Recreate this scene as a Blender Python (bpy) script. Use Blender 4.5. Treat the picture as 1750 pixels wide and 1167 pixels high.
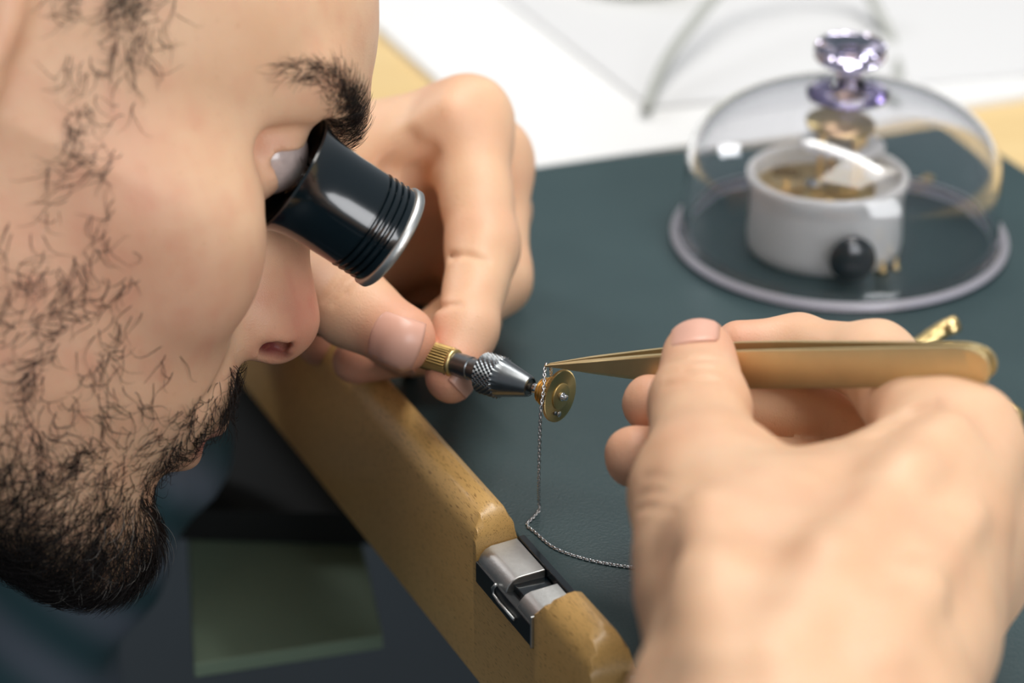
import bpy, bmesh, math, random
import numpy as np
from mathutils import Vector, Matrix

for _o in list(bpy.data.objects):
    bpy.data.objects.remove(_o, do_unlink=True)
S = bpy.context.scene
COL = S.collection
random.seed(7)
rng = np.random.default_rng(11)

# ------------------------------------------------------------------ camera
PITCH = math.radians(27.0)
FPX = 4350.0                                   # focal length in pixels of a 1750 px wide frame
RT = np.array([1.0, 0, 0])
FW = np.array([0, math.cos(PITCH), -math.sin(PITCH)])
UP = np.array([0, math.sin(PITCH), math.cos(PITCH)])
WHEEL = np.array([0, 0, .040])                 # centre of the brass wheel, table mat is z = 0
CAM = WHEEL - .75 * (FW + RT * (958 - 875) / FPX + UP * (583.5 - 677) / FPX)
def P(px, py, d):                              # a measured point: photo position and distance
    return CAM + d * (FW + RT * (px - 875) / FPX + UP * (583.5 - py) / FPX)
def onz(px, py, z=0.0):
    r = FW + RT * (px - 875) / FPX + UP * (583.5 - py) / FPX
    return CAM + (z - CAM[2]) / r[2] * r
cd = bpy.data.cameras.new('camera')
cd.sensor_width = 36.0
cd.lens = FPX / 1750 * 36.0
cd.clip_start = .01
cd.dof.use_dof = True
cd.dof.focus_distance = .743
cd.dof.aperture_fstop = 6.3
cam = bpy.data.objects.new('camera', cd)
COL.objects.link(cam)
cam.location = CAM
cam.rotation_euler = (math.pi / 2 - PITCH, 0, 0)
S.camera = cam

# ------------------------------------------------------------------ light
S.view_settings.view_transform = 'Standard'
S.view_settings.look = 'None'
S.view_settings.gamma = 1.0
S.view_settings.exposure = 0.0
S.view_settings.use_curve_mapping = False
w = bpy.data.worlds.new('room_light')
S.world = w
w.use_nodes = True
w.node_tree.nodes['Background'].inputs[0].default_value = (.86, .93, 1.0, 1)
w.node_tree.nodes['Background'].inputs[1].default_value = .30
def area(name, loc, target, sx, sy, power, col, roll=0.0):
    l = bpy.data.lights.new(name, 'AREA')
    l.shape = 'RECTANGLE'; l.size = sx; l.size_y = sy; l.energy = power; l.color = col
    o = bpy.data.objects.new(name, l); COL.objects.link(o)
    o.location = loc
    o.rotation_euler = (Vector(target) - Vector(loc)).to_track_quat('-Z', 'Y').to_euler()
    o.rotation_euler.rotate_axis('Z', math.radians(roll))
    return o
area('ceiling_light', (.25, -.10, 1.75), (0, .05, 0), 1.1, .8, 18, (1.0, .95, .88))
area('window_light', (.90, -1.60, .72), (-.05, .0, .08), .8, 1.2, 22, (.97, .98, 1.0))
area('bench_tube_lamp', (.20, .42, 1.0), (.06, .15, 0), .80, .08, 5.0, (1.0, .98, .95), -32)
area('far_window_light', (-1.3, 1.35, 1.15), (.05, .15, .05), .45, .6, 9, (.97, .98, 1.0))

# ------------------------------------------------------------------ helpers
def mesh_obj(name, V, Fc, mat, parent=None, smooth=True, loc=None):
    me = bpy.data.meshes.new(name)
    me.from_pydata([tuple(map(float, v)) for v in V], [], [tuple(int(i) for i in f) for f in Fc])
    me.validate(); me.update()
    if smooth:
        me.polygons.foreach_set('use_smooth', [True] * len(me.polygons))
    if mat: me.materials.append(mat)
    o = bpy.data.objects.new(name, me); COL.objects.link(o)
    if parent is not None: o.parent = parent
    if loc is not None: o.location = loc
    return o
def big_mesh(name, V, Fq, mat, parent=None):   # numpy arrays, all faces with the same corner count
    V = np.ascontiguousarray(V, dtype=np.float32); Fq = np.ascontiguousarray(Fq, dtype=np.int32)
    n, k = Fq.shape
    me = bpy.data.meshes.new(name)
    me.vertices.add(len(V)); me.vertices.foreach_set('co', V.ravel())
    me.loops.add(n * k); me.loops.foreach_set('vertex_index', Fq.ravel())
    me.polygons.add(n)
    me.polygons.foreach_set('loop_start', np.arange(0, n * k, k, dtype=np.int32))
    me.polygons.foreach_set('use_smooth', np.ones(n, dtype=bool))
    me.update(calc_edges=True)
    if mat: me.materials.append(mat)
    o = bpy.data.objects.new(name, me); COL.objects.link(o)
    if parent is not None: o.parent = parent
    return o
def tag(o, label, cat=None, group=None, kind=None):
    if label: o['label'] = label
    if cat: o['category'] = cat
    if group: o['group'] = group
    if kind: o['kind'] = kind
    return o
def empty(name, loc, label, cat, group=None):
    o = bpy.data.objects.new(name, None); COL.objects.link(o)
    o.location = tuple(loc); o.empty_display_size = .01
    return tag(o, label, cat, group)
def frame(axis, up=(0, 0, 1)):                 # matrix whose X column is axis
    x = np.array(axis, float); x /= np.linalg.norm(x)
    z = np.array(up, float); z = z - x * (z @ x); z /= np.linalg.norm(z)
    y = np.cross(z, x)
    return np.stack([x, y, z], 1)
def fix_normals(o):
    bm = bmesh.new(); bm.from_mesh(o.data); bmesh.ops.recalc_face_normals(bm, faces=bm.faces); bm.to_mesh(o.data); bm.free()
def lathe(name, prof, n, mat, parent=None, axis=(0, 0, 1), origin=(0, 0, 0), up=(1, 0, 0), closed=False, rmod=None, smooth=True):
    """prof: list of (t along axis, radius)"""
    M = frame(axis, up); V = []; Fc = []
    m = len(prof)
    for i, (t, r) in enumerate(prof):
        for j in range(n):
            a = 2 * math.pi * j / n
            rr = r if rmod is None else rmod(i, j, r)
            V.append(np.array(origin) + M @ np.array([t, rr * math.cos(a), rr * math.sin(a)]))
    rows = m if closed else m - 1
    for i in range(rows):
        i2 = (i + 1) % m
        for j in range(n):
            j2 = (j + 1) % n
            Fc.append((i * n + j, i2 * n + j, i2 * n + j2, i * n + j2))
    if not closed:
        Fc.append(tuple(range(n))); Fc.append(tuple(reversed(range((m - 1) * n, m * n))))
    o = mesh_obj(name, V, Fc, mat, parent, smooth)
    fix_normals(o)
    return o
def sharp(o, deg=35):
    o.data.set_sharp_from_angle(angle=math.radians(deg))
    return o
def bevel(o, wd, seg=2):
    b = o.modifiers.new('bevel', 'BEVEL'); b.width = wd; b.segments = seg; b.limit_method = 'ANGLE'
    b.angle_limit = math.radians(35); b.harden_normals = True
    return o
def box(name, lo, hi, mat, parent=None, M=None, o0=(0, 0, 0), bv=0.0, seg=2):
    V = []
    for z in (lo[2], hi[2]):
        for y in (lo[1], hi[1]):
            for x in (lo[0], hi[0]):
                p = np.array([x, y, z]);
                if M is not None: p = M @ p
                V.append(p + np.array(o0))
    Fc = [(0, 2, 3, 1), (4, 5, 7, 6), (0, 1, 5, 4), (2, 6, 7, 3), (0, 4, 6, 2), (1, 3, 7, 5)]
    o = mesh_obj(name, V, Fc, mat, parent, smooth=bv > 0)
    if bv: bevel(o, bv, seg); 
    return o
def tube(path, r, n=10, caps=True):
    """points, radius (number or list) -> verts, faces"""
    path = np.array(path, float); m = len(path)
    rr = np.full(m, r) if np.isscalar(r) else np.array(r)
    V = []; Fc = []; ref = np.array([.3, .5, .81])
    for i in range(m):
        t = path[min(i + 1, m - 1)] - path[max(i - 1, 0)]; t /= np.linalg.norm(t)
        x = np.cross(t, ref); x /= np.linalg.norm(x); y = np.cross(t, x)
        for j in range(n):
            a = 2 * math.pi * j / n
            V.append(path[i] + rr[i] * (x * math.cos(a) + y * math.sin(a)))
    for i in range(m - 1):
        for j in range(n):
            Fc.append((i * n + j, i * n + (j + 1) % n, (i + 1) * n + (j + 1) % n, (i + 1) * n + j))
    if caps:
        Fc.append(tuple(reversed(range(n)))); Fc.append(tuple(range((m - 1) * n, m * n)))
    return V, Fc
def spline(pts, n):                            # Catmull-Rom through the points
    pts = np.array(pts, float); q = np.vstack([2 * pts[0] - pts[1], pts, 2 * pts[-1] - pts[-2]])
    out = []
    for u in np.linspace(0, len(pts) - 1 - 1e-6, n):
        i = int(u); t = u - i; a, b, c, d = q[i:i + 4]
        out.append(.5 * (2 * b + (c - a) * t + (2 * a - 5 * b + 4 * c - d) * t * t + (3 * b - a - 3 * c + d) * t ** 3))
    return np.array(out)

# ------------------------------------------------------------------ materials
def new_mat(name):
    m = bpy.data.materials.new(name); m.use_nodes = True
    return m, m.node_tree, m.node_tree.nodes['Principled BSDF']
def N(nt, typ, **kw):
    n = nt.nodes.new(typ)
    for k, v in kw.items():
        if k.startswith('i_'): 
            key = k[2:]; key = int(key) if key.isdigit() else key.replace('_', ' ')
            n.inputs[key].default_value = v
        else: setattr(n, k, v)
    return n
def simple(name, col, rough=.5, metal=0.0, var=.08, scale=60, bump=0.0, bscale=400, coat=0.0, spec=.5, bdist=.0002):
    m, nt, b = new_mat(name); L = nt.links
    tc = N(nt, 'ShaderNodeTexCoord')
    no = N(nt, 'ShaderNodeTexNoise', i_Scale=scale, i_Detail=4.0); L.new(tc.outputs['Object'], no.inputs['Vector'])
    mx = N(nt, 'ShaderNodeMix', data_type='RGBA')
    c = np.array(col)
    mx.inputs[6].default_value = (*np.clip(c * (1 - var), 0, 1), 1); mx.inputs[7].default_value = (*np.clip(c * (1 + var), 0, 1), 1)
    L.new(no.outputs['Fac'], mx.inputs[0]); L.new(mx.outputs[2], b.inputs['Base Color'])
    b.inputs['Roughness'].default_value = rough; b.inputs['Metallic'].default_value = metal
    b.inputs['Specular IOR Level'].default_value = spec
    b.inputs['Coat Weight'].default_value = coat; b.inputs['Coat Roughness'].default_value = .1
    if bump:
        n2 = N(nt, 'ShaderNodeTexNoise', i_Scale=bscale, i_Detail=3.0); L.new(tc.outputs['Object'], n2.inputs['Vector'])
        bp = N(nt, 'ShaderNodeBump', i_Strength=bump, i_Distance=bdist); L.new(n2.outputs['Fac'], bp.inputs['Height'])
        L.new(bp.outputs[0], b.inputs['Normal'])
    return m
def wood(name, light, dark, fleck, rough=.38, coat=.25, flecks=True, sc=1.0):
    m, nt, b = new_mat(name); L = nt.links
    tc = N(nt, 'ShaderNodeTexCoord')
    mp = N(nt, 'ShaderNodeMapping'); mp.inputs['Scale'].default_value = (6 * sc, 60 * sc, 60 * sc); L.new(tc.outputs['Object'], mp.inputs[0])
    n1 = N(nt, 'ShaderNodeTexNoise', i_Scale=1.0, i_Detail=5.0, i_Roughness=.6, i_Distortion=.6); L.new(mp.outputs[0], n1.inputs['Vector'])
    mx = N(nt, 'ShaderNodeMix', data_type='RGBA'); mx.inputs[6].default_value = (*light, 1); mx.inputs[7].default_value = (*dark, 1)
    L.new(n1.outputs['Fac'], mx.inputs[0]); out = mx.outputs[2]
    if flecks:
        mp2 = N(nt, 'ShaderNodeMapping'); mp2.inputs['Scale'].default_value = (330 * sc, 4000 * sc, 3000 * sc); L.new(tc.outputs['Object'], mp2.inputs[0])
        n2 = N(nt, 'ShaderNodeTexNoise', i_Scale=1.0, i_Detail=1.0); L.new(mp2.outputs[0], n2.inputs['Vector'])
        rp = N(nt, 'ShaderNodeMapRange'); rp.inputs[1].default_value = .60; rp.inputs[2].default_value = .70; L.new(n2.outputs['Fac'], rp.inputs[0])
        m2 = N(nt, 'ShaderNodeMix', data_type='RGBA'); m2.inputs[7].default_value = (*fleck, 1); L.new(out, m2.inputs[6]); L.new(rp.outputs[0], m2.inputs[0]); out = m2.outputs[2]
    L.new(out, b.inputs['Base Color'])
    b.inputs['Roughness'].default_value = rough; b.inputs['Coat Weight'].default_value = coat; b.inputs['Coat Roughness'].default_value = .18
    return m
M_beech = wood('beech_wood', (.78, .50, .19), (.60, .34, .10), (.30, .16, .05))
M_bench = wood('pale_bench_wood', (.80, .60, .30), (.70, .48, .20), (.4, .25, .1), flecks=False)
def leather():
    m, nt, b = new_mat('dark_teal_leather'); L = nt.links
    tc = N(nt, 'ShaderNodeTexCoord')
    v = N(nt, 'ShaderNodeTexVoronoi', i_Scale=1300.0); v.feature = 'SMOOTH_F1'; L.new(tc.outputs['Object'], v.inputs['Vector'])
    n = N(nt, 'ShaderNodeTexNoise', i_Scale=30.0, i_Detail=6.0); L.new(tc.outputs['Object'], n.inputs['Vector'])
    mx = N(nt, 'ShaderNodeMix', data_type='RGBA'); mx.inputs[6].default_value = (.018, .042, .047, 1); mx.inputs[7].default_value = (.032, .062, .066, 1)
    L.new(n.outputs['Fac'], mx.inputs[0]); L.new(mx.outputs[2], b.inputs['Base Color'])
    bp = N(nt, 'ShaderNodeBump', i_Strength=.5, i_Distance=.0003); L.new(v.outputs['Distance'], bp.inputs['Height']); L.new(bp.outputs[0], b.inputs['Normal'])
    b.inputs['Roughness'].default_value = .5; b.inputs['Specular IOR Level'].default_value = .5
    return m
M_leather = leather()
M_brass = simple('brushed_brass', (.66, .50, .23), .36, 1.0, .12, 90, .12, 900)
M_brass_dark = simple('aged_brass', (.36, .24, .09), .36, 1.0, .25, 300, .1, 900)
M_gold = simple('gilded_brass', (.90, .66, .32), .28, 1.0, .1, 400)
M_steel = simple('polished_steel', (.62, .63, .64), .2, 1.0, .1, 300)
M_steel_dark = simple('dark_steel', (.21, .225, .235), .34, 1.0, .2, 300)
M_alu = simple('brushed_aluminium', (.62, .63, .62), .42, 1.0, .1, 600, .2, 1500)
M_black = simple('glossy_black_plastic', (.0015, .006, .009), .18, 0, .2, 40, coat=.6)
M_black2 = simple('satin_black_plastic', (.01, .012, .014), .35, 0, .2, 40)
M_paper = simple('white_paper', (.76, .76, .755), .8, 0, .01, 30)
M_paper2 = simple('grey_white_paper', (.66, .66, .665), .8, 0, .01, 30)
M_ceramic = simple('white_ceramic', (.80, .79, .76), .3, 0, .02, 30, coat=.3)
M_cord = simple('grey_cable', (.40, .41, .38), .5, 0, .05, 30)
M_dish = simple('pale_green_glaze', (.62, .64, .52), .4, 0, .05, 30)
M_shirt = simple('teal_cotton', (.045, .10, .115), .85, 0, .35, 18, .4, 900)
M_floor = simple('dark_blue_floor', (.016, .026, .034), .5, 0, .3, 6)
M_shade = simple('underside_shade_black', (.005, .006, .006), .7, 0, .2, 20)  # near black, holds the shade under the bench as colour
M_green = simple('olive_green_board', (.22, .30, .21), .7, 0, .12, 25)
M_navy = simple('navy_fabric', (.02, .032, .05), .8, 0, .2, 25)
M_red = simple('dark_red_fabric', (.09, .012, .012), .8, 0, .2, 25)
def clear(name, col, rough=0.0, ior=1.47):
    m, nt, b = new_mat(name)
    b.inputs['Base Color'].default_value = (*col, 1); b.inputs['Transmission Weight'].default_value = 1.0
    b.inputs['Roughness'].default_value = rough; b.inputs['IOR'].default_value = ior
    return m
M_clear = clear('clear_acrylic', (.965, .965, .985))
M_violet = clear('violet_tinted_acrylic', (.72, .66, .86))
M_lens = clear('lens_glass', (.97, .98, .99), 0, 1.5)
M_rim = clear('milky_acrylic_rim', (.90, .87, .95), .35); M_rim.node_tree.nodes['Principled BSDF'].inputs['Transmission Weight'].default_value = .72
def striped_cotton():
    m, nt, b = new_mat('striped_teal_cotton'); L = nt.links
    tc = N(nt, 'ShaderNodeTexCoord'); dt = N(nt, 'ShaderNodeVectorMath', operation='DOT_PRODUCT'); dt.inputs[1].default_value = (.75, .25, .60); L.new(tc.outputs['Object'], dt.inputs[0]); mp = N(nt, 'ShaderNodeCombineXYZ'); L.new(dt.outputs['Value'], mp.inputs[0])
    wv = N(nt, 'ShaderNodeTexWave', i_Scale=11.0, i_Distortion=.5, i_Detail=2.0); wv.inputs['Detail Scale'].default_value = .6; L.new(mp.outputs[0], wv.inputs['Vector'])
    mx = N(nt, 'ShaderNodeMix', data_type='RGBA'); mx.inputs[6].default_value = (.028, .075, .09, 1); mx.inputs[7].default_value = (.12, .15, .19, 1); L.new(wv.outputs['Fac'], mx.inputs[0])
    L.new(mx.outputs[2], b.inputs['Base Color']); b.inputs['Roughness'].default_value = .85
    return m
M_shirt = striped_cotton()
# parents are either Empties (location only) or meshes whose vertices are already in world space
def adopt(o, parent):
    o.parent = parent
    if parent.type == 'EMPTY': o.matrix_parent_inverse = Matrix.Translation(parent.location).inverted()
    return o
_mesh_obj0 = mesh_obj
def mesh_obj(name, V, Fc, mat, parent=None, smooth=True, loc=None):
    o = _mesh_obj0(name, V, Fc, mat, None, smooth, loc)
    if parent is not None: adopt(o, parent)
    return o
def poly_slab(name, pts, z0, z1, mat, parent=None, bv=0.0):
    n = len(pts)
    V = [(p[0], p[1], z0) for p in pts] + [(p[0], p[1], z1) for p in pts]
    Fc = [tuple(reversed(range(n))), tuple(range(n, 2 * n))] + [(i, (i + 1) % n, n + (i + 1) % n, n + i) for i in range(n)]
    o = mesh_obj(name, V, Fc, mat, parent, smooth=False)
    if bv: bevel(o, bv, 2)
    return o

# ------------------------------------------------------------------ the bench and the setting
ANG = math.radians(25)
EA = np.array([math.sin(ANG), -math.cos(ANG), 0])      # along the bench edge, towards the camera
EI = np.array([math.cos(ANG), math.sin(ANG), 0])       # into the bench
B0 = np.array([-.0273, -.0146, 0])
def bp(s, v, z=0.0): return B0 + EA * s + EI * v + np.array([0, 0, z])

fl = box('floor', (-2.5, -2.5, -.80), (2.5, 3.0, -.75), M_floor)
tag(fl, 'dark blue floor deep under the bench', None, None, 'structure')

wb = empty('workbench', bp(-.2, .38, -.75), 'pale yellow wooden workbench under the papers and dark mat', 'workbench')
poly_slab('worktop', [bp(-.9, .0139), bp(.46, .0139), bp(.46, .75), bp(-.9, .75)], -.040, -.003, M_bench, wb)
for s_, v_ in ((-.60, .34), (.40, .34), (-.84, .69), (.40, .69)):
    poly_slab('leg', [bp(s_ - .03, v_ - .03), bp(s_ + .03, v_ - .03), bp(s_ + .03, v_ + .03), bp(s_ - .03, v_ + .03)], -.75, -.040, M_bench, wb, .003)

mA = bp(-.2668, .0140); mB = np.array([.1650, .316, 0]); mC = mB + np.array([.40, -.915, 0]) * .62; mD = bp(.34, .0140)
mt = poly_slab('desk_mat', [mA, mD, mC, mB], -.0028, 0, M_leather, bv=.0008)
tag(mt, 'dark teal grained leather mat under the glass dome and chain', 'desk mat')

# wooden edge bar with a notch: local x along the edge, y into the bench
def edge_bar():
    def prof(top):       # (v, z) closed section, counter-clockwise
        pts = [(.0, -.047), (.0, .0015), (.0012, .0048), (.0035, .0080), (.0065, .0098), (.0090, .0100), (.0115, .0085), (.0130, .0050), (.0137, .0), (.0137, -.047)]
        return [(v, min(z, top) if z > -.04 else z) for v, z in pts]
    st = [(-.62, .02), (-.30, .02), (-.10, .02), (-.010, .02)]
    for k in range(1, 9):                       # coved end on the notch
        a = k / 8 * math.pi / 2
        st.append((-.004 + .0095 * math.sin(a), .0100 - .012 * (1 - math.cos(a))))
    st += [(.0056, -.012), (.0452, -.012), (.0453, .000)]
    for k in range(1, 7):
        a = k / 6 * math.pi / 2
        st.append((.0453 + .008 * math.sin(a), .000 + .010 * (1 - math.cos(math.pi / 2 - a)) if False else .0102 * math.sin(a)))
    st += [(.060, .02), (.070, .02)]
    for k in range(1, 7):
        a = k / 6 * math.pi / 2
        st.append((.070 + .012 * math.sin(a), .0100 - .014 * (1 - math.cos(a)) - (.0 if k < 6 else .004)))
    V = []; Fc = []
    for s, t in st:
        for v, z in prof(t): V.append((s, v, z))
    n = 10
    for i in range(len(st) - 1):
        for j in range(n):
            j2 = (j + 1) % n
            Fc.append((i * n + j, (i + 1) * n + j, (i + 1) * n + j2, i * n + j2))
    Fc.append(tuple(range(n))); Fc.append(tuple(reversed(range((len(st) - 1) * n, len(st) * n))))
    o = _mesh_obj0('bench_edge_bar', V, Fc, M_beech)
    M = Matrix(((EA[0], EI[0], 0, B0[0]), (EA[1], EI[1], 0, B0[1]), (0, 0, 1, 0), (0, 0, 0, 1)))
    o.matrix_world = M
    # mirrored handedness: flip the normals outward
    o.data.flip_normals()
    sharp(o, 40)
    bevel(o, .0006, 2)
    return tag(o, 'varnished beech wood bar with a notch along the bench edge', 'bench edge')
edge_bar()
MB = np.stack([EA, EI, np.array([0, 0, 1.0])], 1)
br = empty('notch_bracket', bp(.025, .006, -.012), 'aluminium and black slotted bracket set in the notch of the wooden bar', 'bracket')
box('black_base', (.0058, -.0004, -.0118), (.0450, .0132, -.0045), M_black2, br, MB, bp(0, 0), .0005)
def cap(s0, s1):
    pr = [(.0002, -.0065), (.0004, -.0045), (.0012, -.0025), (.0027, -.0009), (.0046, -.0002), (.0132, .0002), (.0132, -.0065)]
    V = [bp(s, v, z) for s in (s0, s1) for v, z in pr]; n = len(pr)
    Fc = [(i, n + i, n + (i + 1) % n, (i + 1) % n) for i in range(n)] + [tuple(range(n)), tuple(reversed(range(n, 2 * n)))]
    o = mesh_obj('metal_cap', V, Fc, M_alu, br); sharp(o, 40); bevel(o, .0004, 2)
    return o
cap(.0060, .0255); cap(.0335, .0448)
box('dark_insert', (.0255, .0030, -.0060), (.0335, .0132, -.0022), M_black, br, MB, bp(0, 0), .0003)
V, Fc = tube([bp(.0210, -.0006, -.0040), bp(.0190, -.0007, -.0062), bp(.0200, -.0008, -.0078), bp(.0240, -.0008, -.0084), bp(.0340, -.0008, -.0082)], .0006, 8)
mesh_obj('slot_lining', V, Fc, M_alu, br)
box('end_plate', (.0444, -.0008, -.0115), (.0451, .002, -.0010), M_alu, br, MB, bp(0, 0), .0002)
box('inner_strip', (.0058, .0134, -.0115), (.0450, .0158, .0006), M_black, br, MB, bp(0, 0), .0004)
b2 = tag(box('corner_plate', (.0840, .010, -.003), (.1100, .022, .0005), M_alu, None, MB, bp(0, 0), .0006), 'small bare metal plate just past the rounded end of the wooden bar', 'metal plate')

# under the bench
q = [onz(x, y, -.10)[:2] for x, y in ((316, 830), (330, 1135), (655, 1085), (600, 845))]
tag(poly_slab('drawer_board', q, -.106, -.10, M_green, bv=.001), 'olive green board pulled out below the bench edge', 'board')
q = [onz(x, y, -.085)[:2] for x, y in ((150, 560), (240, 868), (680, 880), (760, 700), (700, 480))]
tag(poly_slab('shade_slab', q, -.098, -.085, M_shade), 'black slab standing in for the shade below the bench, above the olive board', 'shade slab')  # added slab, its black stands for the shadowed gap under the bench
tag(box('cloth_bag', (-.05, -.15, -.75), (.25, .10, -.30), M_red, None, None, (0.03, .10, 0), .05, 5), 'dark red bag on the floor under the wooden bar', 'bag')

# papers on the bench
E1 = np.array([.3990, -.9170, 0]); E2 = np.array([.9170, .3990, 0])
p0 = np.array([-.0050, .2650, 0])
pr_ = [p0, np.array([.1010, .3040, 0]), np.array([.2000, .3420, 0]), np.array([.42, .43, 0]), np.array([.42, .43, 0]) - E1 * .40, p0 - E1 * .40]
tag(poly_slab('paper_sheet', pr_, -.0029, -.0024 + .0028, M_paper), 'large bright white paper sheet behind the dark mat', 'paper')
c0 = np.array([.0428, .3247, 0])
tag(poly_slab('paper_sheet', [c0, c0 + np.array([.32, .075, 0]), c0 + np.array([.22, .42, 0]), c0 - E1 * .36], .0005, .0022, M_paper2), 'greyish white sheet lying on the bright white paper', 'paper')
hp = spline([onz(1104, 188, .0045), P(1135, 110, 1.075), P(1185, 40, 1.10), P(1260, -40, 1.13), P(1370, -75, 1.15), P(1460, -40, 1.15), P(1505, 30, 1.135), P(1530, 90, 1.12), onz(1537, 150, .0045)], 60)
V, Fc = tube(hp, .0024, 10)
tag(mesh_obj('cable', V, Fc, M_cord), 'pale grey cable arching over the white papers', 'cable')
dc = onz(1085, -40, .003)
d = lathe('dish', [(.0, .005), (.0, .0265), (.003, .029), (.012, .034), (.014, .034), (.0135, .032), (.005, .024), (.003, .003)], 40, M_dish, None, (0, 0, 1), (dc[0], dc[1], .0023))
tag(d, 'pale green dish on the papers at the top edge of the picture', 'dish')

# ------------------------------------------------------------------ glass dome with the pot under it
DC = np.array([.1066, .1965, 0])
dome = empty('glass_dome', DC, 'clear domed dust cover with a violet knob on the dark mat', 'dome')
op = [(.0000, .0608), (.0006, .0614), (.0020, .0614), (.0034, .0602), (.0046, .0588), (.0075, .0582), (.0180, .0579), (.0280, .0574)]
ip = []
def dome_r(R, a): return max(R * max(math.cos(a), 0) ** .72, .0004)
for k in range(0, 17):
    a = k / 16 * math.pi / 2
    op.append((.030 + .0272 * math.sin(a) ** 1.0, dome_r(.0572, a)))
for k in range(16, -1, -1):
    a = k / 16 * math.pi / 2
    ip.append((.030 + .0250 * math.sin(a), dome_r(.0550, a)))
ip += [(.018, .0557), (.0075, .0560), (.0030, .0566), (.0, .0572)]
lathe('cover', op + ip, 96, M_clear, dome, (0, 0, 1), DC, closed=True)
lathe('rim', [(-.0 + .0024 + .0017 * math.sin(a), .0606 + .0017 * math.cos(a)) for a in [2 * math.pi * k / 16 for k in range(16)]], 96, M_rim, dome, (0, 0, 1), DC, closed=True)
lathe('knob', [(0.0566, 0.003), (0.0566, 0.0132), (0.0574, 0.0148), (0.0589, 0.015), (0.0606, 0.0125), (0.0624, 0.007), (0.0646, 0.0046), (0.0669, 0.0046), (0.0686, 0.0075), (0.0709, 0.0118), (0.0724, 0.013), (0.0759, 0.013), (0.0774, 0.0118), (0.0777, 0.004)], 20, M_violet, dome, (0, 0, 1), DC, smooth=False)

PC = np.array([.1005, .1915, 0])
pot = empty('ceramic_pot', PC, 'round white pot with a black knob standing under the glass dome', 'pot')
lathe('bowl', [(0.00017, 0.0265), (0.00104, 0.0278), (0.00522, 0.0284), (0.02088, 0.0278), (0.02436, 0.0283), (0.02697, 0.0292), (0.02958, 0.0292), (0.03045, 0.0284), (0.03002, 0.0268), (0.02697, 0.0262), (0.02262, 0.026), (0.02218, 0.002)], 72, M_ceramic, pot, (0, 0, 1), PC)
ka = np.array([.0048, -.0268, 0]); kdir = ka / np.linalg.norm(ka)
kc = PC + kdir * .0280 + np.array([0, 0, .0108])
lathe('knob', [(-.0006, .003), (.0, .0045), (.0022, .0046), (.0030, .0070), (.0045, .0082), (.0065, .0085), (.0085, .0080), (.0098, .0062), (.0104, .003), (.0105, .0005)], 32, M_black, pot, kdir, kc, (0, 0, 1))

# watch movement lying in the pot
MV = PC + np.array([-.004, .001, .0226])
mv = empty('watch_movement', MV, 'brass pillar watch movement lying in the white pot', 'watch movement')
lathe('bottom_plate', [(.0, .002), (.0, .0215), (.0018, .0215), (.0018, .001)], 48, M_brass, mv, (0, 0, 1), MV)
tp = MV + np.array([.009, .010, .0205])
lathe('top_plate', [(.0, .002), (.0, .0125), (.0014, .0125), (.0014, .001)], 40, M_brass, mv, (.05, -.04, 1), tp)
lathe('dial_disc', [(.0, .002), (.0, .0155), (.0010, .0155), (.0010, .001)], 40, M_ceramic, mv, (.02, .05, 1), MV + np.array([.010, .009, .0135]))
for dx, dy in ((.002, .004), (.017, .006), (.008, .018), (.014, .001)):
    lathe('pillar', [(.0015, .0016), (.003, .0016), (.006, .0009), (.014, .0009), (.0165, .0016), (.0205, .0016)], 14, M_gold, mv, (0, 0, 1), MV + np.array([dx, dy, 0]))
def gear(name, c, r, nt_, th, mat, parent, axis=(0, 0, 1)):
    def rm(i, j, rr): return rr * (1.0 if (j // 2) % 2 else .92) if i in (1, 2) else rr
    o = lathe(name, [(.0, r * .2), (.0, r), (th, r), (th, r * .16), (th * 2.2, r * .14)], nt_ * 4, mat, parent, axis, c, rmod=rm, smooth=False)
    return o
for dx, dy, r, mm in ((-.011, -.004, .0065, M_gold), (-.002, -.012, .0055, M_brass), (.009, -.010, .0060, M_brass), (-.010, .009, .0050, M_brass_dark), (.0, -.001, .0042, M_steel)):
    gear('gear', MV + np.array([dx, dy, .0019 + abs(dx) * .08]), r, 14, .0012, mm, mv)
for i, (x, y) in enumerate(((1578, 312), (1590, 300))):
    c = onz(x, y, .001)
    o = gear('tiny_cogwheel', c + np.array([0, 0, -.0008]), .0036 - i * .0012, 12, .0012, M_gold, None)
    tag(o, ['gilt watch wheel on the mat behind the white pot', 'tiny gilt pinion beside the wheel behind the white pot'][i], 'watch part')
for i, (x, y) in enumerate(((1508, 466), (1530, 460))):
    c = onz(x, y, 0)
    o = lathe('watch_screw', [(.0002, .0006), (.0002, .0012), (.0014, .0012), (.0014, .0006), (.0045, .0006), (.0046, .0002)], 16, M_gold, None, (0, 0, 1), c)
    tag(o, ['gilt screw standing on the mat right beside the white pot', 'gilt screw on the mat a little right of the pot, farther from it'][i], 'watch part')
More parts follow.
